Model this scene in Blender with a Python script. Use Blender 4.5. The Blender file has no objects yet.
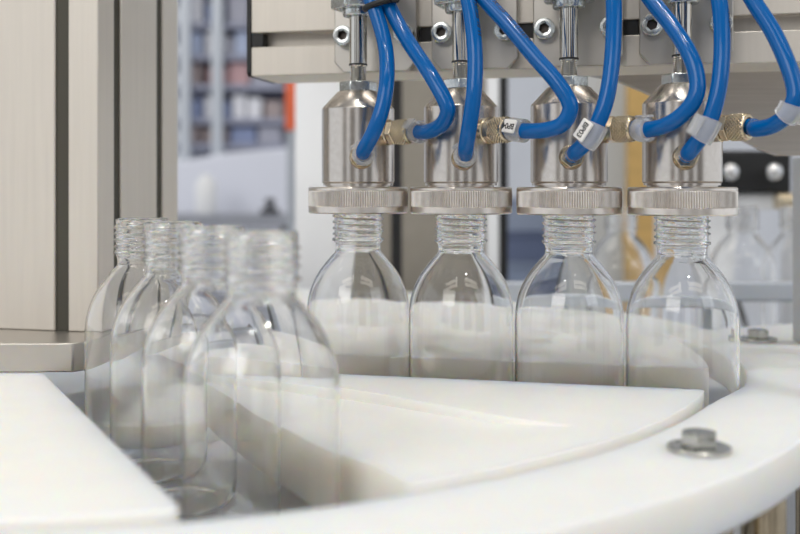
import bpy, bmesh, math, random
from mathutils import Vector, Matrix
random.seed(4)
R = math.radians
sc = bpy.context.scene
COL = sc.collection
Z0 = 1.05            # camera height above the hall floor; most sizes below are in millimetres from the lens
F = 1030.0           # focal length in pixels of the 800 px wide frame
HZ = 187.0           # row of the horizon

# ------------------------------------------------------------------ camera
cd = bpy.data.cameras.new('camera')
cam = bpy.data.objects.new('camera', cd)
COL.objects.link(cam)
cam.location = (0, 0, Z0)
cam.rotation_euler = (R(90), 0, 0)
cd.sensor_width = 36.0
cd.lens = F / 800 * 36
cd.shift_y = -(267 - HZ) / 800
cd.clip_start = 0.01
cd.dof.use_dof = True
cd.dof.focus_distance = 0.526
cd.dof.aperture_fstop = 5.8
sc.camera = cam
sc.view_settings.view_transform = 'Standard'
sc.view_settings.look = 'None'
sc.view_settings.gamma = 1
sc.view_settings.exposure = -0.07
sc.cycles.max_bounces = 28
sc.cycles.transmission_bounces = 24
sc.cycles.transparent_max_bounces = 24
sc.cycles.glossy_bounces = 8
sc.cycles.diffuse_bounces = 4

# ------------------------------------------------------------------ world and lamps
w = bpy.data.worlds.new('hall_air')
sc.world = w
w.use_nodes = True
bg = w.node_tree.nodes['Background']
bg.inputs[0].default_value = (0.92, 0.955, 1.0, 1)
bg.inputs[1].default_value = 0.95

def area(name, loc, size, sy, power, col, rot=(0, 0, 0), shape='RECTANGLE'):
    l = bpy.data.lights.new(name, 'AREA')
    l.shape = shape; l.size = size; l.size_y = sy; l.energy = power; l.color = col
    o = bpy.data.objects.new(name, l); COL.objects.link(o)
    o.location = loc; o.rotation_euler = rot
    return o
WARM = (1.0, 0.93, 0.83)
for i, (x, y) in enumerate(((-1.2, -1.2), (1.1, -1.2), (-1.2, 1.0), (1.1, 1.0))):
    area('hall_lamp', (x, y, 3.45), 1.5, 0.35, 7, WARM)
for i, (x, y) in enumerate(((-0.35, -0.5), (0.35, -0.2), (0.0, 0.35))):
    area('spot_lamp', (x, y, 2.7), 0.07, 0.07, 5, (1, .97, .92), shape='DISK')
def aim(o, p): o.rotation_euler = (Vector(p) - o.location).to_track_quat('-Z', 'Y').to_euler()
aim(area('added_key_light', (-1.7, -2.0, 2.6), 1.8, 1.3, 31, (1.0, 0.97, 0.925)), (0, .5, .95))  # added soft light from front left, brightens slot walls and metal fronts
aim(area('hall_window_daylight', (1.9, -1.2, 2.3), 1.2, 1.0, 8, (0.92, 0.96, 1.0)), (0, .5, 1))

# ------------------------------------------------------------------ materials
def mat(name, color, rough=.5, metal=0., spec=.5, **kw):
    m = bpy.data.materials.new(name); m.use_nodes = True
    b = m.node_tree.nodes['Principled BSDF']
    b.inputs['Base Color'].default_value = (*color, 1)
    b.inputs['Roughness'].default_value = rough
    b.inputs['Metallic'].default_value = metal
    b.inputs['Specular IOR Level'].default_value = spec
    for k, v in kw.items():
        b.inputs[k].default_value = v
    return m

def grain(m, scale=(400, 400, 400), amt=.06, bump=0.0, rough_amt=.1, detail=3):
    """a fine procedural grain in colour, gloss and relief"""
    nt = m.node_tree; b = nt.nodes['Principled BSDF']
    tc = nt.nodes.new('ShaderNodeTexCoord'); mp = nt.nodes.new('ShaderNodeMapping')
    mp.inputs['Scale'].default_value = scale
    nz = nt.nodes.new('ShaderNodeTexNoise'); nz.inputs['Scale'].default_value = 1.0; nz.inputs['Detail'].default_value = detail
    nt.links.new(tc.outputs['Object'], mp.inputs[0]); nt.links.new(mp.outputs[0], nz.inputs['Vector'])
    c = b.inputs['Base Color'].default_value[:]
    r = nt.nodes.new('ShaderNodeValToRGB')
    r.color_ramp.elements[0].position = .3; r.color_ramp.elements[1].position = .7
    r.color_ramp.elements[0].color = tuple(max(0, x * (1 - amt)) for x in c[:3]) + (1,)
    r.color_ramp.elements[1].color = tuple(min(1, x * (1 + amt)) for x in c[:3]) + (1,)
    nt.links.new(nz.outputs[0], r.inputs[0]); nt.links.new(r.outputs[0], b.inputs['Base Color'])
    if rough_amt:
        q = b.inputs['Roughness'].default_value
        mr = nt.nodes.new('ShaderNodeMapRange')
        mr.inputs['To Min'].default_value = max(0, q - rough_amt); mr.inputs['To Max'].default_value = q + rough_amt
        nt.links.new(nz.outputs[0], mr.inputs['Value']); nt.links.new(mr.outputs[0], b.inputs['Roughness'])
    if bump:
        bp = nt.nodes.new('ShaderNodeBump'); bp.inputs['Strength'].default_value = bump; bp.inputs['Distance'].default_value = .0003
        nt.links.new(nz.outputs[0], bp.inputs['Height']); nt.links.new(bp.outputs[0], b.inputs['Normal'])
    return m

M = {}
M['pe'] = grain(mat('white_polyethylene', (.91, .895, .865), .42, spec=.45), (60, 60, 60), .012, 0, .07)
b_ = M['pe'].node_tree.nodes['Principled BSDF']
b_.inputs['Subsurface Weight'].default_value = .85
b_.inputs['Subsurface Radius'].default_value = (1.0, .75, .45)
b_.inputs['Subsurface Scale'].default_value = .03
M['steel'] = grain(mat('turned_stainless_steel', (.62, .575, .53), .23, 1.0), (300, 300, 300), .04, 0, .04)
M['knurl'] = grain(mat('knurled_stainless_steel', (.76, .705, .65), .32, 1.0), (300, 300, 300), .06, 0, .05)
M['chrome'] = mat('polished_rod_steel', (.62, .60, .56), .14, 1.0)
M['zinc'] = grain(mat('zinc_plated_steel', (.60, .63, .63), .25, 1.0), (400, 400, 400), .15, 0, .08)
M['bolt'] = grain(mat('bolt_steel', (.50, .50, .47), .24, 1.0), (300, 300, 300), .15, 0, .08)
M['nickel'] = grain(mat('nickel_plated_brass', (.60, .51, .37), .24, 1.0), (300, 300, 300), .08, 0, .06)
M['alu'] = grain(mat('anodised_aluminium', (.72, .68, .62), .46, .75), (900, 20, 900), .03, .05, .05)
M['alu_warm'] = grain(mat('warm_grey_anodised_profile', (.66, .615, .555), .5, .4), (300, 300, 12), .03, 0, .05)
M['alu_cool'] = grain(mat('cool_grey_anodised_profile', (.56, .57, .58), .5, .45), (300, 300, 12), .03, 0, .05)
M['plate'] = grain(mat('milled_aluminium_plate', (.50, .475, .44), .36, .9), (40, 40, 40), .06, .03, .1)
M['sheet'] = grain(mat('brushed_steel_sheet', (.50, .46, .42), .42, .9), (14, 900, 900), .08, .05, .06)
M['painted_column'] = grain(mat('grey_brown_painted_steel', (.30, .275, .235), .5), (50, 50, 50), .05)
M['hose'] = mat('blue_polyurethane', (.0, .100, .345), .12, spec=.32)
M['print'] = mat('black_print', (.004, .012, .05), .5)
M['ink'] = mat('label_ink', (.02, .02, .02), .6)
M['label'] = mat('white_label', (.85, .83, .80), .5)
M['black'] = mat('black_plastic', (.009, .009, .010), .5)
M['dark'] = grain(mat('dark_painted_steel', (.05, .052, .06), .5), (40, 40, 40), .1)
M['pit'] = grain(mat('grey_guide_disc', (.30, .285, .26), .4, .5), (40, 40, 40), .1)
M['ply'] = grain(mat('plywood', (.62, .40, .14), .6), (14, 14, 90), .14)
M['white'] = mat('white_lacquer', (.92, .935, .96), .4)
M['rail'] = mat('bluish_grey_rail', (.50, .54, .60), .4, .3)
M['socket'] = mat('shaded_socket_steel', (.10, .085, .075), .45, .8)  # shade of the screw recess put into the colour
M['strip'] = mat('olive_cover_strip', (.055, .05, .036), .6)
M['knob'] = mat('bright_steel_knob', (.75, .75, .76), .25, 1.0)

g = mat('clear_pet', (.996, .998, .998), .02, 0, .5)
gb = g.node_tree.nodes['Principled BSDF']
gb.inputs['Transmission Weight'].default_value = 1.0
gb.inputs['IOR'].default_value = 1.5
M['pet'] = g
s = mat('clear_soft_sleeve', (.93, .94, .95), .25, 0, .5)
sb = s.node_tree.nodes['Principled BSDF']
sb.inputs['Transmission Weight'].default_value = .75
sb.inputs['IOR'].default_value = 1.2
M['sleeve'] = s
wp = mat('window_pane_glass', (.95, .97, 1.0), .0, 0, .5)
wp.node_tree.nodes['Principled BSDF'].inputs['Transmission Weight'].default_value = 1.0
wp.node_tree.nodes['Principled BSDF'].inputs['IOR'].default_value = 1.1
M['glass'] = wp

# ------------------------------------------------------------------ mesh helpers (millimetres)
class MB:
    def __init__(s): s.v = []; s.f = []
    def add(s, vs, fs):
        n = len(s.v); s.v += [Vector(v) for v in vs]; s.f += [[i + n for i in f] for f in fs]; return s
    def box(s, x0, x1, y0, y1, z0, z1, T=None):
        vs = [Vector((x, y, z)) for z in (z0, z1) for y in (y0, y1) for x in (x0, x1)]
        if T: vs = [T @ v for v in vs]
        return s.add(vs, [(0, 2, 3, 1), (4, 5, 7, 6), (0, 1, 5, 4), (2, 6, 7, 3), (0, 4, 6, 2), (1, 3, 7, 5)])
    def prism(s, poly, z0, z1, T=None):
        n = len(poly)
        vs = [Vector((p[0], p[1], z0)) for p in poly] + [Vector((p[0], p[1], z1)) for p in poly]
        if T: vs = [T @ v for v in vs]
        return s.add(vs, [list(range(n))[::-1], list(range(n, 2 * n))] + [(i, (i + 1) % n, n + (i + 1) % n, n + i) for i in range(n)])
    def lathe(s, prof, seg=48, T=None, rf=None, closed=False):
        """prof: list of (radius, z); rf(r, z, angle) may change the radius"""
        vs = []; fs = []; rows = []
        for (r, z) in prof:
            if r < 1e-6:
                rows.append([len(vs)]); vs.append(Vector((0, 0, z))); continue
            row = []
            for k in range(seg):
                a = 2 * math.pi * k / seg
                q = rf(r, z, a) if rf else r
                row.append(len(vs)); vs.append(Vector((q * math.cos(a), q * math.sin(a), z)))
            rows.append(row)
        pr = list(zip(rows, rows[1:])) + ([(rows[-1], rows[0])] if closed else [])
        for a, b in pr:
            if len(a) == 1 and len(b) == 1: continue
            for k in range(seg):
                k2 = (k + 1) % seg
                if len(a) == 1: fs.append((a[0], b[k2], b[k]))
                elif len(b) == 1: fs.append((a[k], a[k2], b[0]))
                else: fs.append((a[k], a[k2], b[k2], b[k]))
        if T: vs = [T @ v for v in vs]
        return s.add(vs, fs)
    def tube(s, pts, r, seg=20, caps=True, ri=None):
        fr = frames(pts); vs = []; fs = []; n = len(pts)
        rads = [r] + ([ri] if ri else [])
        for q in rads:
            for (p, t, a, b) in fr:
                for k in range(seg):
                    ang = 2 * math.pi * k / seg
                    vs.append(p + a * (q * math.cos(ang)) + b * (q * math.sin(ang)))
        for w_ in range(len(rads)):
            o = w_ * n * seg
            for i in range(n - 1):
                for k in range(seg):
                    k2 = (k + 1) % seg
                    q = (o + i * seg + k, o + i * seg + k2, o + (i + 1) * seg + k2, o + (i + 1) * seg + k)
                    fs.append(q if w_ == 0 else q[::-1])
        if ri:
            for i in (0, n - 1):
                for k in range(seg):
                    k2 = (k + 1) % seg
                    q = (i * seg + k, i * seg + k2, n * seg + i * seg + k2, n * seg + i * seg + k)
                    fs.append(q if i else q[::-1])
        elif caps:
            fs.append(list(range(seg))[::-1]); fs.append([(n - 1) * seg + k for k in range(seg)])
        return s.add(vs, fs)
    def build(s, name, m, parent=None, origin=(0, 0, 0), bevel=0, sharp=35, flip=False):
        """link as one mesh object; vertices are millimetres, origin is where the object's own zero lies"""
        o_ = Vector(origin)
        me = bpy.data.meshes.new(name)
        me.from_pydata([((v - o_) * .001)[:] for v in s.v], [], [list(f)[::-1] for f in s.f] if flip else s.f)
        bm = bmesh.new(); bm.from_mesh(me)
        if not flip: bmesh.ops.recalc_face_normals(bm, faces=bm.faces)
        bm.to_mesh(me); bm.free()
        me.materials.append(m)
        me.shade_smooth(); me.set_sharp_from_angle(angle=R(sharp))
        ob = bpy.data.objects.new(name, me); COL.objects.link(ob)
        if parent is not None: ob.parent = parent
        else: ob.location = W(*o_)
        if bevel:
            b = ob.modifiers.new('edge', 'BEVEL'); b.width = bevel * .001; b.segments = 2; b.limit_method = 'ANGLE'; b.angle_limit = R(40)
        return ob

def W(x, d, z): return Vector((x * .001, d * .001, Z0 + z * .001))
def P(px, py, d): return Vector(((px - 400) / F * d, d, (HZ - py) / F * d))    # where a sight line meets the distance d

def frames(pts):
    pts = [Vector(p) for p in pts]; out = []; n = len(pts)
    t0 = (pts[1] - pts[0]).normalized()
    a = t0.orthogonal().normalized()
    for i, p in enumerate(pts):
        t = (pts[min(i + 1, n - 1)] - pts[max(i - 1, 0)]).normalized()
        a = (a - t * a.dot(t)).normalized()
        out.append((p, t, a, t.cross(a)))
    return out

def spline(ps, n=14):
    ps = [Vector(p) for p in ps]
    q = [2 * ps[0] - ps[1]] + ps + [2 * ps[-1] - ps[-2]]; out = []
    for i in range(1, len(q) - 2):
        p0, p1, p2, p3 = q[i - 1:i + 3]
        for k in range(n):
            t = k / n
            out.append(.5 * ((2 * p1) + (p2 - p0) * t + (2 * p0 - 5 * p1 + 4 * p2 - p3) * t * t + (3 * p1 - p0 - 3 * p2 + p3) * t ** 3))
    return out + [ps[-1]]

def axis_T(p, d):
    """matrix taking +Z to direction d at p"""
    return Matrix.Translation(Vector(p)) @ Vector(d).to_track_quat('Z', 'Y').to_matrix().to_4x4()

def tag(o, label, cat, group=None):
    o['label'] = label; o['category'] = cat
    if group: o['group'] = group
    return o
def thing(name, label, cat, loc, group=None):
    o = bpy.data.objects.new(name, None); COL.objects.link(o); o.empty_display_size = .02
    o.location = W(*loc); return tag(o, label, cat, group)
def struct(name, mb, m, bevel=0, parent=None):
    o = mb.build(name, m, parent, bevel=bevel)
    if parent is None: o['kind'] = 'structure'
    return o
def hexagon(r, turn=0): return [(r * math.cos(R(60 * k + turn)), r * math.sin(R(60 * k + turn))) for k in range(6)]
def poly_arc(c, r, a0, a1, n): return [(c[0] + r * math.cos(R(a0 + (a1 - a0) * k / n)), c[1] + r * math.sin(R(a0 + (a1 - a0) * k / n))) for k in range(n + 1)]

# ------------------------------------------------------------------ the hall
FLOOR = -Z0 * 1000
mf = grain(mat('grey_screed_floor', (.42, .41, .40), .45), (3, 3, 3), .1)
mw = grain(mat('pale_plaster', (.86, .89, .96), .8), (6, 6, 6), .03)
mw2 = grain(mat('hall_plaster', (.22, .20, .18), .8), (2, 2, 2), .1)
struct('floor', MB().box(-4000, 4000, -3200, 4200, FLOOR - 100, FLOOR), mf)
struct('wall_back', MB().box(-4000, 4000, 4200, 4320, FLOOR, 2560), mw)
# unseen wall behind the lens, its gaps added for bright reflections in the metal
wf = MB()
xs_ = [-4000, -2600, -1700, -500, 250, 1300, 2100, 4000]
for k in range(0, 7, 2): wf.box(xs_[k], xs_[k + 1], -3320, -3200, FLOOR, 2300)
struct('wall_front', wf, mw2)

struct('ceiling', MB().box(-4000, 4000, -3320, 4320, 2560, 2660), grain(mat('ceiling_paint', (.55, .55, .54), .8), (2, 2, 2), .03))

# ------------------------------------------------------------------ row geometry
U = Vector((.9738, -.2270, 0)); N = Vector((.2270, .9738, 0))       # along the row of heads, and away from the lens
HEAD = [Vector((-23 + 55.77 * i, 566 - 13 * i, 0)) for i in range(4)]
U2 = Vector((.469, -.883, 0)); N2 = Vector((.883, .469, 0))
LEFT = [Vector((-50 - 27.2 * i, 372 + 51.2 * i, 0)) for i in range(4)]
C = Vector((-155, 631, 0))

# ------------------------------------------------------------------ indexing star wheel (white sector plates)
TOP, BOT = -97.5, -127.0
RIM = 331.0
wheel = thing('star_wheel', 'white plastic star wheel of flat sector plates with slots for two rows of bottles', 'star wheel', (C.x, C.y, -149))
WO = (C.x, C.y, -149)
def ray_line(off, ang):
    """a line parallel to direction ang, shifted sideways; returns the function of distance and its end on the rim"""
    u = Vector((math.cos(R(ang)), math.sin(R(ang)), 0)); n = Vector((-u.y, u.x, 0))
    f = lambda t: C + u * t + n * off
    return f, math.sqrt(RIM ** 2 - off ** 2)
A1 = math.degrees(math.atan2(U.y, U.x)); A2 = math.degrees(math.atan2(U2.y, U2.x))
OFF1 = (HEAD[0] - C).dot(N); OFF2 = (LEFT[0] - C).dot(N2)
def apex(lo_ang, lo_off, hi_ang, hi_off):
    fl, _ = ray_line(lo_off, lo_ang); fh, _ = ray_line(hi_off, hi_ang)
    n = (fh(1) - fh(0)); n = Vector((-n.y, n.x, 0)); a = fl(0); d = fl(1) - a
    return a + d * ((fh(0) - a).dot(n) / d.dot(n))
def rounded(a, b, c, r=5):
    a, b, c = (Vector((q[0], q[1], 0)) for q in (a, b, c))
    d1 = (a - b).normalized(); d2 = (c - b).normalized(); p0 = b + d1 * r; p2 = b + d2 * r
    return [tuple(((1 - t) ** 2 * p0 + 2 * t * (1 - t) * b + t * t * p2)[:2]) for t in (0, .25, .5, .75, 1)]
angp = lambda p: math.degrees(math.atan2(p[1] - C.y, p[0] - C.x))
def sector(lo_ang, lo_off, hi_ang, hi_off):
    """plate between the line (lo) on the clockwise side and the line (hi)"""
    fl, el = ray_line(lo_off, lo_ang); fh, eh = ray_line(hi_off, hi_ang)
    ap = apex(lo_ang, lo_off, hi_ang, hi_off)
    rim = poly_arc((C.x, C.y), RIM, angp(fl(el)), angp(fh(eh)), 36)
    return rounded(rim[-1], ap, rim[0], 4) + rounded(ap, rim[0], rim[1]) + rim[1:-1] + rounded(rim[-2], rim[-1], ap)
NEAR, NEAR_LEFT, FAR = -29.8, -42.0, 32.0
# the plate behind the heads
MB().prism(sector(A1, OFF1 + FAR, A1 + 138, OFF1 + NEAR), BOT, TOP).build('sector_plate', M['pe'], wheel, WO, bevel=.8)
# the plate left of the diagonal row, running under the metal block
fh, eh = ray_line(OFF2 + NEAR_LEFT, A2)
rim = poly_arc((C.x, C.y), RIM, -150, angp(fh(eh)), 36)
MB().prism([tuple(fh(-60)[:2])] + rim[:-1] + rounded(rim[-2], rim[-1], fh(0)), BOT, TOP).build('sector_plate', M['pe'], wheel, WO, bevel=.8)
# the plate in front, one half of it milled down towards the hub
LO = (A2, OFF2 + FAR, A1, OFF1 + NEAR)
full = sector(*LO); ap = apex(*LO); fl, el = ray_line(OFF2 + FAR, A2)
div = [ap, Vector((-24, 497, 0)), Vector((11, 467, 0)), Vector((42, 439, 0)), Vector((67, 423, 0)), Vector((90, 408, 0))]
div = spline(div, 6); aB = angp(div[-1])
div[-1] = C + (div[-1] - C).normalized() * RIM
def depth(r):
    ks = [(0, 5.4), (190, 5.4), (240, 4.4), (276, 3.2), (303, .6), (312, -.3), (420, -1)]
    for (a, b), (c, d) in zip(ks, ks[1:]):
        if a <= r <= c: return b + (d - b) * (r - a) / (c - a)
def along(pts, t):
    L = [0]
    for a, b in zip(pts, pts[1:]): L.append(L[-1] + (b - a).length)
    s_ = L[-1] * t; i = 0
    while i < len(L) - 2 and L[i + 1] < s_: i += 1
    return pts[i].lerp(pts[i + 1], (s_ - L[i]) / max(1e-6, L[i + 1] - L[i]))
# cutter for the milled half: its underside is the milled floor, it reaches a little past the plate's other edges
cut = MB(); nst = 12; st = 40; rv = []
out_n = -N2 * 3; U2n = (fl(1) - fl(0)).normalized()
div[-1] = div[-1] + (div[-1] - C).normalized() * 4
for i in range(st + 1):
    t = i / st
    pa = (ap - U2n * 4 + out_n).lerp(fl(el) + U2n * 12 + out_n, t); pb = along([ap - U2n * 4] + div[1:], t)
    for k in range(nst + 1):
        q = pa.lerp(pb, k / nst)
        rv.append((q.x, q.y, TOP - depth((q - C).length)))
rows = st + 1; tot = len(rv); rv += [(x, y, TOP + 6) for (x, y, z) in rv]; rf_ = []
for i in range(rows - 1):
    for k in range(nst):
        a = i * (nst + 1) + k; q = (a, a + 1, a + nst + 2, a + nst + 1)
        rf_.append(q); rf_.append(tuple(x + tot for x in q[::-1]))
edge = [k for k in range(nst + 1)] + [i * (nst + 1) + nst for i in range(1, rows)] + [(rows - 1) * (nst + 1) + k for k in range(nst - 1, -1, -1)] + [i * (nst + 1) for i in range(rows - 2, 0, -1)]
for i in range(len(edge)):
    a, b = edge[i], edge[(i + 1) % len(edge)]; rf_.append((a, b, b + tot, a + tot))
plate = MB().prism(full, BOT, TOP).build('sector_plate', M['pe'], wheel, WO)
cutter = cut.add(rv, rf_).build('cutter', M['pe'], wheel, WO)
bo_ = plate.modifiers.new('milling', 'BOOLEAN'); bo_.object = cutter; bo_.operation = 'DIFFERENCE'; bo_.solver = 'EXACT'
bpy.context.view_layer.update()
me_ = bpy.data.meshes.new_from_object(plate.evaluated_get(bpy.context.evaluated_depsgraph_get()))
plate.modifiers.clear(); plate.data = me_; bpy.data.objects.remove(cutter)
me_.shade_smooth(); me_.set_sharp_from_angle(angle=R(30))
bv_ = plate.modifiers.new('edge', 'BEVEL'); bv_.width = .0007; bv_.segments = 2; bv_.limit_method = 'ANGLE'; bv_.angle_limit = R(50)
MB().lathe([(0, -149), (RIM - 2, -149), (RIM - 2, -146.2), (0, -146.2)], 96, Matrix.Translation(C)).build('carrier_disc', M['pe'], wheel, WO)
MB().lathe([(0, -146.2), (60, -146.2), (60, BOT - 6), (58, BOT - 4), (0, BOT - 4)], 48, Matrix.Translation(C)).build('hub', M['pe'], wheel, WO)

# ------------------------------------------------------------------ guide ring round the wheel
GT, GB = -100.0, -119.0
def rin(a):
    ks = [(-200, 335), (-31, 335), (-28, 335.8), (-25, 338.2), (-22, 342.2), (-19, 346.5), (-14, 349.5), (-6, 352), (4, 348), (14, 336), (17, 335), (400, 335)]
    for (p, b), (q, d) in zip(ks, ks[1:]):
        if p <= a <= q: return b + (d - b) * (a - p) / (q - p)
inner = []; outer = []
angs = [-172 + k for k in range(361)]
for a in angs:
    inner.append((C.x + rin(a) * math.cos(R(a)), C.y + rin(a) * math.sin(R(a))))
def ro(a): return 385.0
for a in angs:
    p = Vector((C.x + 385 * math.cos(R(a)), C.y + 385 * math.sin(R(a))))
    # towards the outlet the plate runs out into an arm under the post
    if -22 <= a <= 14:
        # far and near edges of the arm
        s_ = (a + 22) / 36
        p0 = Vector((205, 488)); p1 = Vector((219, 724)); e0 = Vector((430, 560)); e1 = Vector((430, 822))
        if s_ < .25: p = p0.lerp(e0, s_ / .25)
        elif s_ > .55: p = e1.lerp(p1, (s_ - .55) / .45)
        else: p = e0.lerp(e1, (s_ - .25) / .3)
    outer.append((p.x, p.y))
gr = MB(); n = len(angs)
vs = [(x, y, z) for z in (GT, GB) for L in (inner, outer) for (x, y) in L]
fs = []
for i in range(n - 1):
    j = i + 1
    fs += [(i, j, n + j, n + i), (2 * n + i, 3 * n + i, 3 * n + j, 2 * n + j), (i, 2 * n + i, 2 * n + j, j), (n + i, n + j, 3 * n + j, 3 * n + i)]
fs += [(0, n, 3 * n, 2 * n), (n - 1, 3 * n - 1, 4 * n - 1, 2 * n - 1)]
ring = tag(gr.add(vs, fs).build('guide_ring', M['pe'], None, (C.x, C.y, GB), bevel=1.4), 'thick white plastic guide ring curving round the star wheel with two bolts on it', 'guide ring')

def hex_bolt(px, py, label):
    d = -(GT + 1.6) * F / (py - HZ)
    p = P(px, py, d); p.z = GT + .1
    t = thing('hex_bolt', label, 'bolt', p)
    T = Matrix.Translation(p)
    MB().lathe([(4.5, 0), (12, 0), (12, 1.3), (11.6, 1.7), (4.5, 1.7)], 40, T, closed=True).build('washer', M['bolt'], t, p)
    h = MB().prism(hexagon(7.3, 12), 1.8, 6.8, T)
    h.lathe([(6.3, 6.8), (5.9, 7.15), (0, 7.15)], 24, T)
    h.build('bolt_head', M['bolt'], t, p, bevel=.4)
hex_bolt(699, 446, 'large hexagon bolt with washer at the front of the white guide ring')
hex_bolt(758, 338, 'hexagon bolt with washer on the white ring beside the pale grey outlet post')

# ------------------------------------------------------------------ bottles
def catmull(ps, n=6):
    q = [Vector((a, b, 0)) for a, b in ps]
    return [(v.x, v.y) for v in spline(q, n)]
shoulder = catmull([(12.35, -22.5), (12.9, -24.2), (15.4, -27.0), (21.4, -34.6), (25.6, -43.0), (27.7, -51.5), (28.2, -59.9), (28.2, -66)], 7)
body_out = shoulder + [(28.2, -z) for z in range(72, 118, 9)] + [(28.2, -119), (28.0, -123), (27.0, -126.5), (25.0, -129), (22.5, -130), (19, -129), (14, -127), (7, -125.6), (0, -125.2)]
def inset(prof, t, wall=None):
    out = []
    for i, (r, z) in enumerate(prof):
        a = prof[max(0, i - 1)]; b = prof[min(len(prof) - 1, i + 1)]
        dx, dz_ = b[0] - a[0], b[1] - a[1]; l = math.hypot(dx, dz_) or 1
        nx, nz = dz_ / l, -dx / l       # inward for a profile running down
        k = t + (wall(z) if wall else 0)
        out.append((max(0, r + nx * k) if r > 1e-6 else 0, z + nz * k))
    return out
TH = .75
body_in = inset(body_out, TH, lambda z: 1.1 * max(0, 1 - (-z - 22) / 30) ** 1.5 + (.8 if z < -121 else 0)); body_in[0] = (12.35 - 1.3, -22.5)
neck_out = [(12.9, -.3), (13.1, -.6), (13.1, -1.8)] + [(13.0, -2.2 - .28 * k) for k in range(49)] + [(13.0, -16.0), (14.2, -16.6), (14.3, -17.6), (13.2, -18.2), (12.6, -19.0), (12.35, -20.5), (12.35, -22.5)]
neck_in = [(11.05, -22.5), (11.4, -19), (11.5, -10), (11.5, -.6), (11.8, -.1), (12.6, 0)]
def thread(r, z, a):
    if r != 13.0 or z > -2.6 or z < -15.2: return r
    ph = (-z - 2.6) / 3.3 - a / (2 * math.pi)
    k = math.cos(2 * math.pi * ph); k = max(0, k) ** .7
    return r + 1.15 * k * min(1, (-z - 2.6) / .8, (z + 15.2) / .8 if z < -14.4 else 1)
inner_set = {(round(a, 5), round(b, 5)) for a, b in body_in[1:]}
def blown(r, z, a):
    # the blown wall is slightly uneven on the inside
    if (round(r, 5), round(z, 5)) in inner_set and z < -24 and r > 8:
        return r + .05 * math.sin(4 * a + .6) + .04 * math.sin(7 * a + 2.0)
    return r
bottle_mesh = {}
def bottle(p, label, group, scale=1.0):
    """p: centre of the mouth"""
    t = thing('clear_bottle', label, 'bottle', p, group)
    for nm, prof, rf in (('bottle_body', body_out + body_in[::-1], None), ('threaded_neck', neck_out + neck_in, thread)):
        if nm not in bottle_mesh:
            mb = MB()
            if nm == 'bottle_body': mb.lathe(prof, 128, None, blown)
            else: mb.lathe(prof, 96, None, rf)
            o = mb.build(nm, M['pet'], t, (0, 0, 0), sharp=60, flip=True); bottle_mesh[nm] = o.data
        else:
            o = bpy.data.objects.new(nm, bottle_mesh[nm]); COL.objects.link(o); o.parent = t
    return t
order = ['first clear bottle in the row under the heads, below the head nearest the tall grey post',
         'second clear bottle in the row under the heads, next to the one beside the white column',
         'third clear bottle in the row under the heads',
         'fourth clear bottle under the heads, at the end beside the hexagon bolt']
order = ['clear empty bottle under the first head from the left end of the crossbeam',
         'clear empty bottle clamped under the second head, in front of the grey-brown column',
         'clear empty bottle clamped under the third head from the black capped crossbeam end',
         'clear empty bottle clamped under the fourth head, at the guide ring outlet']
for i, h in enumerate(HEAD):
    bottle(h + Vector((0, 0, -11.5)), order[i], 'bottles under the heads')
order2 = ['large blurred empty clear bottle closest to the lens, first of the diagonal row',
          'empty clear bottle in the diagonal row just behind the closest, blurred one',
          'empty clear bottle in the diagonal row, just before its far end bottle',
          'empty clear bottle at the far end of the diagonal row, before the grooved grey posts']
for i, h in enumerate(LEFT):
    bottle(h + Vector((0, 0, -16.0)), order2[i], 'bottles in the diagonal row')

# ------------------------------------------------------------------ crossbeam
def frame_T(o, ax, ay, az):
    m = Matrix((ax, ay, az)).transposed().to_4x4(); return Matrix.Translation(Vector(o)) @ m
BO = HEAD[0] + N * 32
def slotted(w_, h_, slots, depth=10, wide=8.4):
    """cross-section, front face at x = 0, slots centred at the given heights"""
    pts = [(0, 0)]
    for s_ in slots:
        pts += [(0, s_ - wide / 2), (1.8, s_ - wide / 2), (1.8, s_ - 8), (depth, s_ - 5), (depth, s_ + 5), (1.8, s_ + 8), (1.8, s_ + wide / 2), (0, s_ + wide / 2)]
    return pts + [(0, h_), (w_, h_), (w_, 0)]
TB = frame_T(BO + Vector((0, 0, 66)), N, Vector((0, 0, 1)), U)
beam = thing('slotted_crossbeam', 'long beige grey slotted aluminium crossbeam carrying four mounting plates and heads', 'beam', BO + Vector((0, 0, 66)))
bo = BO + Vector((0, 0, 66))
MB().prism(slotted(45, 90, (21.5, 66.5)), -75, 330, TB).build('profile', M['alu_warm'], beam, bo, bevel=.7)
cap = MB().prism([(0, 2), (2, 0), (45, 0), (45, 90), (0, 90)], -78, -75.02, TB)
cap.box(.6, 9, 21.5 - 4.1, 21.5 + 4.1, -75.1, -67.5, TB)
cap.build('end_cap', M['black'], beam, bo, bevel=.5)

sc_ = HEAD[0] + N * 32
for i in range(3):  # black strips stand in for the shadow in the slot between plates
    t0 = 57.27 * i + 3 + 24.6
    MB().box(1.9, 3.6, 21.5 - 4.1, 21.5 + 4.1, t0, t0 + 7.9, TB).build('slot_shade', M['black'], beam, bo)

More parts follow.
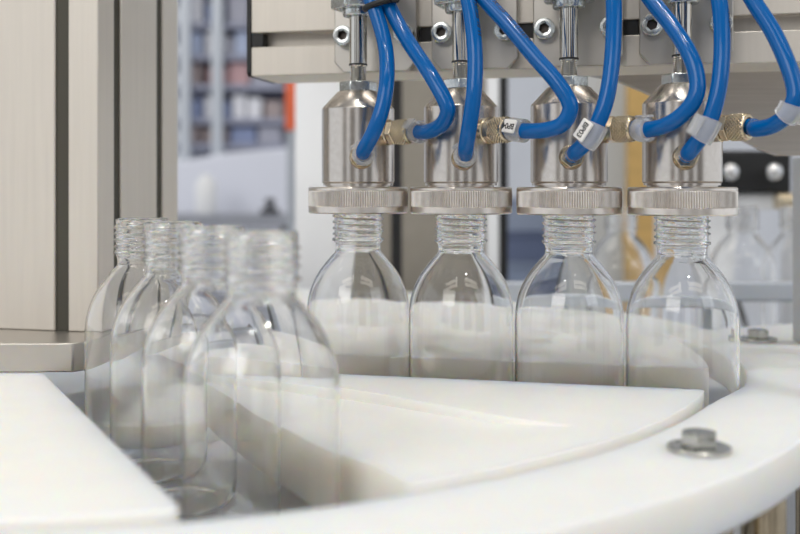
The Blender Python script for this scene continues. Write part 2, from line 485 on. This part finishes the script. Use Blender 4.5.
# ------------------------------------------------------------------ mounting plates with socket screws
pl_lab = ['milled aluminium mounting plate at the black capped end of the crossbeam',
          'milled aluminium mounting plate behind the second rod', 'milled aluminium mounting plate behind the third rod',
          'milled aluminium mounting plate behind the fourth rod, before the open slot of the crossbeam']
for i, h in enumerate(HEAD):
    o = h + N * 31.9 + U * 3 + Vector((0, 0, 66))
    T = frame_T(o, U, Vector((0, 0, 1)), -N)
    t = thing('mounting_plate', pl_lab[i], 'mounting plate', o, 'mounting plates on the crossbeam')
    MB().prism([(-24.3, 6), (-18.8, 0), (18.8, 0), (24.3, 6), (24.3, 84), (-24.3, 84)], .1, 6.5, T).build('plate', M['plate'], t, o, bevel=.6)
    for sx in (-17.7, 17.7):
        T2 = T @ Matrix.Translation(Vector((sx, 20.6, 6.5)))
        sm = MB().lathe([(0, 0.02), (5.9, .02), (5.9, 6.0), (5.3, 6.7), (4.0, 6.8)], 36, T2)
        hx = hexagon(3.05, 17)
        # the hexagon socket sunk in the head
        ring_ = [T2 @ Vector((4.0 * math.cos(2 * math.pi * k / 36), 4.0 * math.sin(2 * math.pi * k / 36), 6.8)) for k in range(36)]
        hv = [T2 @ Vector((x, y, 6.6)) for x, y in hx]; hb = [T2 @ Vector((x, y, 2.8)) for x, y in hx]
        vs = ring_ + hv + hb; fs = []
        for k in range(36):
            a = (360 * k / 36 - 17) / 60; j = int(math.floor(a + .5)) % 6; j2 = int(math.floor((360 * (k + 1) / 36 - 17) / 60 + .5)) % 6
            fs.append((k, (k + 1) % 36, 36 + j)) if j == j2 else fs.append((k, (k + 1) % 36, 36 + j2, 36 + j))
        sw = sm.add(vs[:42], fs).build('socket_screw', M['zinc'], t, o, sharp=30)
        MB().add(hv + hb, [(k, (k + 1) % 6, 6 + (k + 1) % 6, 6 + k) for k in range(6)] + [[6 + k for k in range(6)]]).build('hexagon_socket', M['socket'], sw, o, sharp=30, flip=True)

# ------------------------------------------------------------------ heads
AX = [(.80, -.60), (.62, -.785), (.80, -.60), (.70, -.714)]     # direction of the side fitting
FX = [(361, 158), (463, 159), (571, 158), (685, 158)]           # where the front port shows
hd_lab = ['steel head under the first mounting plate, nearest the black end cap', 'steel head in front of the grey-brown column, with a printed hose label beside it',
          'steel head clamped on the bottle in front of the plywood board', 'steel head at the end of the row in front of the triangular sheet']
hd_lab[2] = 'steel head third from the capped end of the crossbeam'
def diamond(r, z, a):
    u = a * 22 / (2 * math.pi); v = z / 1.9
    k = max(abs(((u + v) % 1) - .5), abs(((u - v) % 1) - .5)) * 2
    return r + .25 - .8 * k ** 3
SIDE = []; PORT = []
for i, h in enumerate(HEAD):
    t = thing('bottle_head', hd_lab[i], 'bottle head', h + Vector((0, 0, -14.3)), 'heads on the crossbeam')
    o = h + Vector((0, 0, -14.3)); T = Matrix.Translation(h)
    # knurled clamping collar, hollow below
    prof = [(15.2, -14.3), (26.6, -14.3), (27.3, -13.6), (27.3, -10.6), (27.0, -10.4)] + [(27.05, -10.3 + .5 * k) for k in range(17)] + [(27.0, -2.0), (27.3, -1.8), (27.3, -.7), (26.6, 0), (18, 0), (18, -4), (15.2, -4)]
    def kn(r, z, a, T_=132):
        return r + (.28 if int(round(a * T_ * 2 / (2 * math.pi))) % 2 else -.28) if r == 27.05 else r
    MB().lathe(prof, 264, T, kn, closed=True).build('knurled_collar', M['knurl'], t, o, sharp=40)
    MB().lathe([(0, -3.6), (17.7, -3.6), (17.7, .8), (19.2, .8), (19.2, 1.9), (19.9, 2.8), (19.9, 42.4), (19.5, 43.2), (11.6, 51.8), (11, 52.2), (0, 52.2)], 96, T).build('head_body', M['steel'], t, o, sharp=25)
    tn = 8 + 13 * i
    nut = MB().prism(hexagon(10.4, tn), 52.3, 57.6, T)
    nut.build('lock_nut', M['zinc'], t, o, bevel=.5)
    rod = MB().lathe([(0, 57.7)] + [(4.55 if k % 2 else 4.1, 57.7 + .5 * k) for k in range(18)] + [(4.8, 67), (4.85, 67.2), (4.85, 94.5), (0, 94.5)], 32, T)
    rod.build('piston_rod', M['chrome'], t, o, sharp=25)
    MB().lathe([(4.9, 66.6), (5.1, 66.6), (5.1, 67.6), (4.9, 67.6)], 32, T, closed=True).build('scraper_ring', M['black'], t, o)
    nose = MB().lathe([(5.1, 93.6), (8.2, 93.6), (8.6, 94.2), (8.6, 97.2), (5.1, 97.2)], 40, T, closed=True)
    nose.build('cylinder_neck', M['zinc'], t, o)
    MB().prism(hexagon(15.3, 5 + 7 * i), 97.3, 109, T).build('mounting_nut', M['zinc'], t, o, bevel=1.2)
    MB().lathe([(0, 109.1), (12.5, 109.1), (12.8, 109.6), (12.8, 150), (0, 150)], 40, T).build('air_cylinder', M['alu'], t, o)
    # side push-in fitting
    a = Vector((*AX[i], 0)).normalized(); p = h + a * 18.8 + Vector((0, 0, 29.3)); Tf = axis_T(p, a)
    f_ = MB().lathe([(0, 0), (6.2, 0), (6.9, .6), (6.9, 3.2), (6.2, 3.8), (0, 3.8)], 32, Tf).build('side_fitting', M['nickel'], t, o)
    MB().prism(hexagon(7.2, 10 + 20 * i), 4.1, 8.0, Tf).build('fitting_hexagon', M['nickel'], f_, o, bevel=.5)
    MB().lathe([(0, 8.1), (6.2, 8.1), (6.5, 8.6)] + [(6.6, 8.8 + .14 * k) for k in range(52)] + [(6.5, 16.2), (6.5, 17.2), (6.0, 17.8), (4.8, 17.8), (4.8, 16.6), (0, 16.6)], 220, Tf,
               lambda r, z, a_: diamond(r, z, a_) if r == 6.6 else r).build('knurled_ring', M['nickel'], f_, o, sharp=80)
    SIDE.append((p, a))
    # front push-in fitting
    d0 = h.y - 19.6; q = P(FX[i][0], FX[i][1], d0)
    dirv = Vector((q.x - h.x, q.y - h.y, 0)).normalized(); q = h + dirv * 18.6 + Vector((0, 0, q.z))
    dv = (dirv + Vector((.10, 0, .22))).normalized()
    Tq = axis_T(q, dv)
    g_ = MB().lathe([(0, 0), (5.9, 0), (6.3, .6), (6.3, 2.6), (5.9, 3.2), (0, 3.2)], 32, Tq).build('front_fitting', M['nickel'], t, o)
    MB().prism(hexagon(6.4, 40 * i), 3.3, 5.2, Tq).build('fitting_hexagon', M['nickel'], g_, o, bevel=.4)
    PORT.append((q, dv))

# ------------------------------------------------------------------ hoses
RH = 4.0
def hose(pts, label, group='blue air hoses'):
    path = spline(pts, 14)
    o = path[0]
    t = thing('air_hose', label, 'air hose', o, group)
    MB().tube(path, RH, 24).build('hose_tube', M['hose'], t, o, sharp=60)
    return t, path, o
def sub(path, px0, px1, key='x', back=False):
    """the stretch of the path between two image columns or rows"""
    out = []
    for p in path:
        c = 400 + F * p.x / p.y if key == 'x' else HZ - F * p.z / p.y
        if px0 <= c <= px1: out.append(p)
    return out
def resample(pts, n):
    L = [0]
    for a, b in zip(pts, pts[1:]): L.append(L[-1] + (b - a).length)
    out = []
    for k in range(n):
        s_ = L[-1] * k / (n - 1); i = 0
        while i < len(L) - 2 and L[i + 1] < s_: i += 1
        out.append(pts[i].lerp(pts[i + 1], (s_ - L[i]) / max(1e-6, L[i + 1] - L[i])))
    return out
def at_len(pts, s0, s1, n=8):
    L = [0]
    for a, b in zip(pts, pts[1:]): L.append(L[-1] + (b - a).length)
    def pos(s_):
        i = 0
        while i < len(L) - 2 and L[i + 1] < s_: i += 1
        return pts[i].lerp(pts[i + 1], (s_ - L[i]) / max(1e-6, L[i + 1] - L[i]))
    return [pos(s0 + (s1 - s0) * k / (n - 1)) for k in range(n)]
def sleeve(t, o, pts, text=None, face=(0, -1, .3), out=0):
    s_ = MB().tube(pts, 6.0, 24, ri=RH + .25).build('hose_sleeve', M['sleeve'], t, o)
    # flat label carrier along one side
    d = (pts[-1] - pts[0]); L = d.length; d.normalize()
    f = Vector(face); f = (f - d * f.dot(d)).normalized(); c = (pts[0] + pts[-1]) / 2; s2 = f.cross(d)
    T = frame_T(c + f * 5.9, d, s2, d.cross(s2))
    if T.to_3x3().determinant() < 0: pass
    k = 1 if d.cross(s2).dot(f) > 0 else -1
    MB().box(-L / 2 + .3, L / 2 - .3, -3.4, 3.4, 0 if k > 0 else -1.3, 1.3 if k > 0 else 0, T).build('label_carrier', M['label'] if text else M['sleeve'], s_, o, bevel=.4)
    if text:
        cu = bpy.data.curves.new('label_text', 'FONT'); cu.body = text; cu.size = 4.2; cu.align_x = 'CENTER'; cu.align_y = 'CENTER'; cu.extrude = .05; cu.space_character = .95; cu.offset = .06
        tmp = bpy.data.objects.new('tmp', cu); COL.objects.link(tmp)
        dg = bpy.context.evaluated_depsgraph_get(); me = bpy.data.meshes.new_from_object(tmp.evaluated_get(dg))
        bpy.data.objects.remove(tmp)
        # letters stand upside down on the label, as the hose was fitted
        mb = MB(); mb.v = [T @ Vector((v.co.x * TEXT_SX, v.co.y * TEXT_SY, k * 1.4 + v.co.z)) for v in me.vertices]; mb.f = [list(p.vertices) for p in me.polygons]
        mb.build('label_text', M['ink'], s_, o)
def hose_print(t, o, pts, text, face=(0, -1, 0), roll=0, size=3.4):
    """letters printed along the hose, wrapped round its skin"""
    cu = bpy.data.curves.new('hose_print', 'FONT'); cu.body = text; cu.size = size; cu.align_y = 'CENTER'; cu.space_character = 1.1; cu.offset = .16
    tmp = bpy.data.objects.new('tmp', cu); COL.objects.link(tmp)
    dg = bpy.context.evaluated_depsgraph_get(); me = bpy.data.meshes.new_from_object(tmp.evaluated_get(dg)); bpy.data.objects.remove(tmp)
    L = [0]
    for a, b in zip(pts, pts[1:]): L.append(L[-1] + (b - a).length)
    bm = bmesh.new(); bm.from_mesh(me); bmesh.ops.triangulate(bm, faces=bm.faces); bmesh.ops.subdivide_edges(bm, edges=[e for e in bm.edges if e.calc_length() > .5], cuts=5, use_grid_fill=True); bmesh.ops.triangulate(bm, faces=bm.faces); bm.to_mesh(me); bm.free()
    mb = MB(); f0 = Vector(face)
    for v in me.vertices:
        s_ = min(max(v.co.x, 0), L[-1] - 1e-3); i = 0
        while L[i + 1] < s_: i += 1
        p = pts[i].lerp(pts[i + 1], (s_ - L[i]) / (L[i + 1] - L[i])); d = (pts[i + 1] - pts[i]).normalized()
        f = (f0 - d * f0.dot(d)).normalized(); side = f.cross(d)
        ang = v.co.y / RH + roll
        mb.v.append(p + (f * math.cos(ang) + side * math.sin(ang)) * (RH + .06))
    mb.f = [list(p.vertices) for p in me.polygons]
    mb.build('hose_print', M['print'], t, o)
TEXT_SX, TEXT_SY = -1, -1

HA = [[(364, 150, 528), (374, 131, 523), (383, 105, 523), (387, 76, 527), (385, 45, 535), (375, 10, 541), (361, -22, 545), (352, -50, 546), (348, -130, 543)],
      [(466, 147, 517), (470, 122, 512), (474, 92, 511), (475, 55, 514), (471, 15, 520), (464, -18, 526), (458, -45, 530), (446, -125, 536)],
      [(577, 151, 506), (589, 138, 501), (599, 120, 499), (607, 96, 499), (612, 62, 502), (614, 22, 507), (613, -15, 513), (611, -45, 518), (606, -125, 524)],
      [(690, 151, 494), (702, 135, 489), (712, 114, 487), (719, 86, 487), (722, 52, 490), (721, 15, 495), (716, -18, 501), (711, -45, 506), (702, -125, 512)]]
HB = [[(426, 132, 530), (440, 126, 521), (447, 115, 516), (446, 103, 515), (430, 74, 521), (408, 41, 534), (391, 10, 542), (380, -18, 545), (374, -50, 546), (373, -130, 543)],
      [(527, 131, 514), (546, 130, 506), (561, 125, 501), (569, 114, 499), (569, 102, 499), (556, 81, 502), (534, 56, 508), (508, 25, 516), (486, 1, 523), (470, -20, 528), (456, -45, 532), (440, -125, 538)],
      [(645, 130, 507), (664, 126, 498), (682, 115, 492), (695, 98, 489), (697, 78, 490), (689, 53, 494), (671, 25, 503), (651, 0, 511), (638, -20, 516), (624, -45, 520), (608, -125, 526)],
      [(756, 129, 493), (771, 126, 486), (785, 117, 480), (793, 104, 477), (795, 90, 477), (788, 65, 480), (773, 32, 487), (754, 2, 495), (742, -20, 501), (730, -45, 506), (712, -125, 512)]]
la = ['blue air hose from the front port of the first head to the black cable tie', 'blue air hose from the front port of the second head, nearly straight up',
      'blue air hose with a slanted label holder at the front port of the third head', 'blue air hose from the front port of the fourth head, clear clip half way']
lb = ['blue air hose from the side fitting of the first head, curling over the second head', 'blue air hose with a white printed sleeve, curling over the third head',
      'blue air hose from the side fitting of the third head, curling over the fourth head', 'blue air hose looping out past the last head before the triangular sheet']
for i in range(4):
    q, dv = PORT[i]
    t, path, o = hose([q + dv * 5.4, q + dv * 9] + [P(*k) for k in HA[i]], la[i])
    if i < 2: sleeve(t, o, at_len(path, 1.0, 5.5))
    if i == 2: sleeve(t, o, at_len(path, 17, 28), 'BP03', face=(-1, -.8, .1))
    if i == 3: sleeve(t, o, at_len(path, 18, 28.5), face=(-1, -.5, 0))
    if i == 1: hose_print(t, o, [p for p in path[::-1] if HZ - F * p.z / p.y > 1], '8X1,25 10 11', face=(.72, -.69, 0))
    if i == 3: hose_print(t, o, [p for p in path[::-1] if HZ - F * p.z / p.y > 10], '11:15Y8', face=(.8, -.6, 0))
    p, a = SIDE[i]
    t, path, o = hose([p + a * 16.7, p + a * 20] + [P(*k) for k in HB[i]], lb[i])
    if i == 0: sleeve(t, o, at_len(path, 1.4, 10))
    if i == 1: sleeve(t, o, at_len(path, 3.4, 12.4), 'BP04', face=(-.2, -1, .12))
    if i == 2: sleeve(t, o, at_len(path, 8, 16), face=(0, -.3, 1))
    if i == 3: sleeve(t, o, at_len(path, 27, 34), face=(.9, -.5, .3))
    if i == 1:
        hose_print(t, o, [p for p in path[::-1] if HZ - F * p.z / p.y > 3], '8X1,25  10  11:15Y8', face=(.5, -.8, .35), size=3.4)
# the cable tie
ct = thing('cable_tie', 'black cable tie holding two blue hoses together above the first head', 'cable tie', P(381, 4, 542))
co = P(381, 4, 542)
ang = R(16)
loop = [co + Vector((math.cos(k / 40 * 2 * math.pi) * 8.6 * math.cos(ang), math.sin(k / 40 * 2 * math.pi) * 5.6, math.cos(k / 40 * 2 * math.pi) * 8.6 * math.sin(ang))) for k in range(41)]
MB().tube(loop, 1.7, 12).build('tie_band', M['black'], ct, co)
MB().box(5.6, 9.4, -7.6, -4.2, -.2, 3.8, Matrix.Translation(co)).build('tie_lock', M['black'], ct, co, bevel=.5)

# ------------------------------------------------------------------ posts, block, columns
pm = thing('grooved_post', 'wide cream aluminium post with dark grooves standing on the grey metal block', 'post', (-170, 580, -82))
# cross-section along the machine's own axes: corner towards the lens, one face with grooves to each side
def notch(s_): return [(s_ - 4.2, 0), (s_ - 4.2, 2), (s_ - 8, 2), (s_ - 5, 11), (s_ + 5, 11), (s_ + 8, 2), (s_ + 4.2, 2), (s_ + 4.2, 0)]
front = [(0, 0)] + [(a_, b_) for a_, b_ in notch(23) + notch(77)] + [(100, 0), (100, 103)]
side = [(0, 103)] + [(b_, a_) for a_, b_ in (notch(22.7) + notch(76.9))[::-1]]
Tp = frame_T((-170, 580, 0), -U, N, Vector((0, 0, 1)))
MB().prism(front + side, -81.9, 420, Tp).build('profile', M['alu_warm'], pm, (-170, 580, -82), bevel=.8)
for a_ in (23, 77): MB().box(a_ - 4.1, a_ + 4.1, 1.6, 3.4, -81.8, 419, Tp).build('cover_strip', M['strip'], pm, (-170, 580, -82))
for a_ in (22.7, 76.9): MB().box(1.6, 3.4, a_ - 4.1, a_ + 4.1, -81.8, 419, Tp).build('cover_strip', M['strip'], pm, (-170, 580, -82))
bl = tag(MB().prism([(-420, 541), (-172, 541), (-167, 546), (-145, 730), (-420, 730)], TOP + .1, -82, None).build('base_block', M['plate'], None, (-290, 600, TOP), bevel=.8),
         'low grey metal block under the cream grooved post', 'base block')
def col(name, label, cat, px0, px1, d, depth, z0, z1, m, bevel=1.0):
    x0 = (px0 - 400) / F * d; x1 = (px1 - 400) / F * d
    return tag(MB().box(x0, x1, d, d + depth, z0, z1).build(name, m, None, ((x0 + x1) / 2, d, z0), bevel=bevel), label, cat)
col('white_column', 'tall plain white column behind the first head', 'column', 295, 352, 1080, 60, FLOOR, 600, M['white'])
mc = thing('machine_column', 'grey-brown painted machine column behind the second head', 'column', (20, 760, FLOOR))
def cpart(nm, px0, px1, d, depth, m, par, o, z0=FLOOR, z1=420):
    x0 = (px0 - 400) / F * d; x1 = (px1 - 400) / F * d
    return MB().box(x0, x1, d, d + depth, z0, z1).build(nm, m, par, o, bevel=.8)
o = (20, 1060, FLOOR)
mc.location = W(*o)
cpart('column_body', 402, 486, 1060, 110, M['painted_column'], mc, o)
cpart('column_flange', 352.5, 391, 1062, 40, M['painted_column'], mc, o)
cpart('seam', 391, 402, 1075, 60, M['dark'], mc, o)
dp = thing('door_post', 'slim white post with a black rubber edge beside the machine column', 'post', (95, 1050, FLOOR))
o = (95, 1050, FLOOR)
cpart('post_profile', 487, 499, 1050, 40, M['white'], dp, o)
cpart('rubber_edge', 499.2, 508, 1050, 30, M['black'], dp, o)
# triangular sheet and post at the outlet
gs = thing('triangular_sheet', 'grey brushed steel sheet with a slanted lower edge under the crossbeam', 'steel sheet', (240, 640, 66))
dS = 632
pts = [P(560, 70, dS), P(616, 80, dS), P(690, 111, dS), P(760, 149, dS), P(778, 155.5, dS), P(850, 156, dS), P(850, 60, dS), P(560, 60, dS)]
MB().prism([(p.x, p.z) for p in pts], 0, 6, frame_T((0, dS, 0), Vector((1, 0, 0)), Vector((0, 0, 1)), Vector((0, 1, 0)))).build('sheet', M['sheet'], gs, (240, 640, 66), bevel=.5)
op = col('outlet_post', 'pale grey square post rising from the guide ring under the triangular sheet', 'post', 808, 845, 645, 26, GT + .1, 19.0, M['alu_cool'])

# ------------------------------------------------------------------ outlet behind: rail, conveyor, machine, bottles
cv = thing('outlet_conveyor', 'pale outlet conveyor behind the back row of bottles', 'conveyor', (250, 900, FLOOR))
o = (250, 900, FLOOR)
MB().box(60, 700, 850, 990, -165, -147.5).build('conveyor_belt', M['white'], cv, o, bevel=1)
MB().box(60, 700, 848, 992, -205, -165.2).build('conveyor_frame', M['rail'], cv, o, bevel=1)
for x in (120, 600):
    MB().box(x, x + 40, 880, 920, FLOOR, -205.2).build('leg', M['alu_cool'], cv, o, bevel=1)
ra = thing('guide_rail', 'bluish grey guide rail running before the outlet bottles', 'guide rail', (260, 815, -147))
o = (260, 815, -90)
ra.location = W(*o)
MB().box(82, 560, 815, 823, -91, -75).build('rail_bar', M['rail'], ra, o, bevel=2)
for x in (250, 430):
    MB().box(x, x + 10, 823.2, 846, -89, -79).build('bracket_arm', M['rail'], ra, o, bevel=.5)
    MB().box(x, x + 10, 846.2, 849.5, -150, -75).build('bracket_post', M['rail'], ra, o, bevel=.5)
hl = ['blurred empty bottle on the outlet conveyor, seen between the third and fourth heads',
      'blurred empty bottle on the outlet conveyor, before the black machine unit',
      'blurred empty bottle on the outlet conveyor, half hidden by the pale grey outlet post']
for (px, d), l in zip(((621, 880), (742, 890), (796, 905)), hl):
    p = P(px, 200, d); p.z = -17.4
    bottle(p, l, 'bottles on the outlet conveyor')
bu = thing('machine_unit', 'black machine unit with two bright round knobs and a steel rod', 'machine unit', P(757, 195, 985))
o = P(757, 195, 985)
MB().box(P(688, 0, 985).x, P(792, 0, 985).x, 985, 1060, -6, 35).build('unit_housing', M['black'], bu, o, bevel=3)
for px in (726, 769):
    p = P(px, 172, 984)
    k = MB().lathe([(0, 0), (4, 0), (4, 7), (6.2, 8.5), (8, 11), (8.3, 14), (7, 17.5), (4, 19.6), (0, 20)], 32, axis_T(p, (0, -1, 0)))
    k.build('round_knob', M['knob'], bu, o)
a = P(776, 201, 975); MB().tube([a, a + Vector((60, 0, 0))], 8, 24).build('steel_rod', M['nickel'], bu, o)
MB().box(a.x + 40, a.x + 52, 975, 1000, a.z + 8.2, 30).build('rod_bracket', M['black'], bu, o)
us = thing('unit_stand', 'white stand carrying the black machine unit', 'stand', (365, 1000, FLOOR))
MB().box(P(690, 0, 1000).x, P(792, 0, 1000).x, 996, 1050, -22, -6.2).build('stand_top', M['white'], us, (365, 1000, FLOOR), bevel=1)
for x in (300, 385): MB().box(x, x + 25, 1002, 1040, FLOOR, -22.2).build('leg', M['white'], us, (365, 1000, FLOOR), bevel=1)
cable = spline([P(735, 296, 1010), P(741, 312, 1000), P(747, 332, 1000), P(748, 360, 1000)], 8)
tag(MB().tube(cable, 3.2, 12).build('dark_cable', M['dark'], None, cable[-1]), 'dark cable curving down below the bluish rail', 'cable')
# light cabinet and plywood board
col('light_cabinet', 'light grey cabinet seen between the third and fourth heads', 'cabinet', 575, 628, 1500, 300, FLOOR, 330, mat('light_grey_enamel', (.66, .68, .69), .5))
col('plywood_board', 'upright plywood board behind the fourth head', 'board', 628.5, 655, 1450, 20, FLOOR, 240, M['ply'])

# ------------------------------------------------------------------ under the ring
tb = thing('machine_cabinet', 'dark machine cabinet below the white guide ring', 'cabinet', (C.x, C.y, FLOOR))
o = (C.x, C.y, FLOOR)
MB().box(-560, 330, 250, 846, FLOOR, -330).build('cabinet_body', M['dark'], tb, o, bevel=3)
MB().lathe([(0, -329.8), (70, -329.8), (70, -149.2), (0, -149.2)], 48, Matrix.Translation(C)).build('drive_column', M['dark'], tb, o)
for (x, y) in ((120, 400), (150, 425), (190, 470), (-20, 300), (-320, 320), (132, 834), (-432, 834)):
    v = Vector((x, y, 0)); 
    MB().lathe([(0, -329.8), (9, -329.8), (9, -119.2), (0, -119.2)], 24, Matrix.Translation(v)).build('support_pillar', M['nickel'], tb, o)

# ------------------------------------------------------------------ far side of the hall
D = 2200
rk = thing('storage_rack', 'tall grey storage rack far behind with dark shelves', 'storage rack', (P(236, 0, D).x, D, FLOOR))
o = (P(236, 0, D).x, D, FLOOR)
mrack = mat('blue_grey_rack', (.34, .36, .47), .5)
xs = [P(p, 0, D).x for p in (150, 181, 300, 330)]
for x in (xs[1], P(213, 0, D).x, xs[2]):
    MB().box(x, x + 22, D - 18, D + 4.8, FLOOR, 700).build('upright', M['rail'], rk, o)
for py in (143, 118, 84, 54, 22, -20):
    z = P(0, py, D).z
    MB().box(xs[0], xs[3], D + 5, D + 400, z - 12, z).build('shelf', mrack, rk, o)
MB().box(xs[0], xs[3], D + 401, D + 410, -60, 700).build('back_panel', mat('slate_panel', (.36, .39, .50), .6), rk, o)
def boxm(name, c): return mat(name, c, .6)
cw = boxm('white_carton', (.85, .86, .92)); cp = boxm('pink_carton', (.62, .40, .42)); cb = boxm('blue_grey_carton', (.28, .34, .54)); cg = boxm('grey_carton', (.45, .46, .55)); cbr = boxm('brown_carton', (.42, .35, .35)); clb = boxm('pale_blue_carton', (.50, .58, .78))
bx = [(184, 200, 22, -14, cw, 'white', 'top left'), (204, 224, 54, 30, cw, 'white', ''), (226, 233, 54, 36, cg, 'grey', ''), (234, 247, 54, 30, clb, 'pale blue', ''), (186, 200, 54, 31, clb, 'pale blue', ''),
      (206, 226, 84, 66, cp, 'pink', ''), (228, 247, 84, 62, cp, 'pink', ''), (186, 199, 84, 63, cbr, 'brown', ''), (250, 272, 84, 62, cg, 'grey', ''),
      (203, 217, 118, 96, cw, 'white', ''), (219, 229, 118, 101, cb, 'blue', ''), (231, 244, 118, 94, cw, 'white', ''), (246, 260, 118, 97, cw, 'white', ''), (184, 200, 118, 99, cb, 'blue', ''), (264, 280, 118, 100, cbr, 'brown', ''),
      (182, 198, 143, 126, cbr, 'brown', ''), (202, 226, 143, 128, cbr, 'brown', ''), (229, 254, 143, 127, cb, 'blue', ''), (257, 280, 143, 126, cg, 'grey', ''),
      (226, 246, 22, -6, cg, 'grey', ''), (204, 222, 22, 2, cb, 'blue', '')]
shelfname = {22: 'second shelf from the top', 54: 'shelf at beam groove height', 84: 'shelf below the crossbeam', 118: 'second shelf from below', 143: 'lowest shelf'}
seen = {}
for (p0, p1, b, t_, m_, c_, _) in bx:
    k = (c_, b); seen[k] = seen.get(k, 0) + 1
    num = sum(1 for q in bx if q[5] == c_ and q[2] == b)
    x0, x1 = P(p0, 0, D).x, P(p1, 0, D).x
    pos = '' if num == 1 else ', ' + (['near end', 'far end'] if num == 2 else ['near end', 'middle', 'far end'])[seen[k] - 1]
    mb = MB().box(x0, x1, D + 20, D + 200, P(0, b, D).z + .5, P(0, t_, D).z)
    tag(mb.build('carton', m_, None, ((x0 + x1) / 2, D + 20, P(0, b, D).z), bevel=2), '%s carton on the %s of the rack%s' % (c_, shelfname[b], pos), 'carton', 'cartons on the rack')
# pale machine hood in front of the rack
dH = 1900
hd = thing('machine_hood', 'pale bluish machine hood with a gently sloping top, in front of the rack', 'machine hood', (P(235, 0, dH).x, dH, FLOOR))
o = (P(235, 0, dH).x, dH, FLOOR)
hp = [P(120, 168, dH), P(180, 161, dH), P(225, 153, dH), P(284, 148, dH), P(290, 152, dH), P(290, 420, dH), P(120, 420, dH)]
MB().prism([(p.x, p.z) for p in hp], 0, 280, frame_T((0, dH, 0), Vector((1, 0, 0)), Vector((0, 0, 1)), Vector((0, 1, 0)))).build('hood_shell', mat('pale_blue_enamel', (.78, .81, .92), .5), hd, o, bevel=6)
x0, x1 = P(120, 0, dH).x, P(290, 0, dH).x
MB().box(x0, x1, dH + 5, dH + 270, FLOOR, P(0, 421, dH).z).build('hood_base', M['rail'], hd, o)
cn = P(206, 214, 1800)
tag(MB().lathe([(0, 0), (18, 0), (19, 2), (19, 52), (15, 60), (9, 64), (9, 70), (0, 70)], 32, Matrix.Translation(cn)).build('white_canister', M['white'], None, cn), 'white canister standing on the side table before the machine hood', 'canister')
stt = thing('side_table', 'grey side table under the white canister', 'table', (cn.x, 1800, FLOOR)); o = (cn.x, 1800, FLOOR)
MB().box(P(150, 0, 1750).x, P(290, 0, 1750).x, 1740, 1860, cn.z - 20, cn.z - .2).build('tabletop', mat('grey_blue_top', (.34, .36, .42), .5), stt, o)
for x in (P(160, 0, 1750).x, P(280, 0, 1750).x): MB().box(x, x + 20, 1760, 1780, FLOOR, cn.z - 20.2).build('leg', M['dark'], stt, o)
kn_ = P(270, 213, 1790)
tag(MB().lathe([(0, 0), (16, 0), (17, 3), (17, 9), (6, 12), (6, 16), (9, 20), (8, 26), (0, 28)], 28, Matrix.Translation(Vector((kn_.x, kn_.y, cn.z)))).build('dark_jar', M['dark'], None, Vector((kn_.x, kn_.y, cn.z))), 'small dark jar standing on the grey side table', 'jar')
col('orange_marker', 'bright orange marker strip beside the white column', 'marker strip', 285, 297, 1500, 12, P(0, 130, 1500).z, 180, mat('orange_enamel', (.85, .16, .06), .5))
col('marker_stand', 'slim dark stand under the orange marker strip', 'stand', 287, 294, 1502, 8, FLOOR, P(0, 130.2, 1500).z, M['rail'])
# blue crates seen between the second and third heads
dC = 1700
for k, (py0, py1, c_, l) in enumerate(((292, 262, (.30, .36, .50), 'blue grey crate at the bottom of the stack between the second and third bottles'),
                                     (261.5, 232, (.16, .20, .33), 'dark blue crate in the middle of the stack between the second and third bottles'),
                                     (231.5, 198, (.36, .42, .56), 'pale blue grey crate on top of the stack between the second and third bottles'))):
    z0_, z1_ = P(0, py0, dC).z, P(0, py1, dC).z
    x0, x1 = P(500, 0, dC).x, P(548, 0, dC).x
    t = thing('crate', l, 'crate', ((x0 + x1) / 2, dC, z0_), 'stacked crates')
    oo = ((x0 + x1) / 2, dC, z0_); cm = mat('crate_plastic', c_, .5)
    MB().box(x0, x1, dC, dC + 140, z0_, z1_ - 8).build('crate_body', cm, t, oo, bevel=2)
    MB().box(x0 - 3, x1 + 3, dC - 3, dC + 143, z1_ - 7.8, z1_).build('crate_rim', cm, t, oo, bevel=2)
zb = P(0, 292, dC).z
pt = thing('pallet_table', 'low grey table under the stacked crates', 'table', (200, dC, FLOOR)); oo = (200, dC, FLOOR)
MB().box(140, 252, dC - 40, dC + 200, zb - 25, zb - .2).build('tabletop', M['rail'], pt, oo)
for x in (142, 220): MB().box(x, x + 30, dC, dC + 40, FLOOR, zb - 25.2).build('leg', M['dark'], pt, oo)
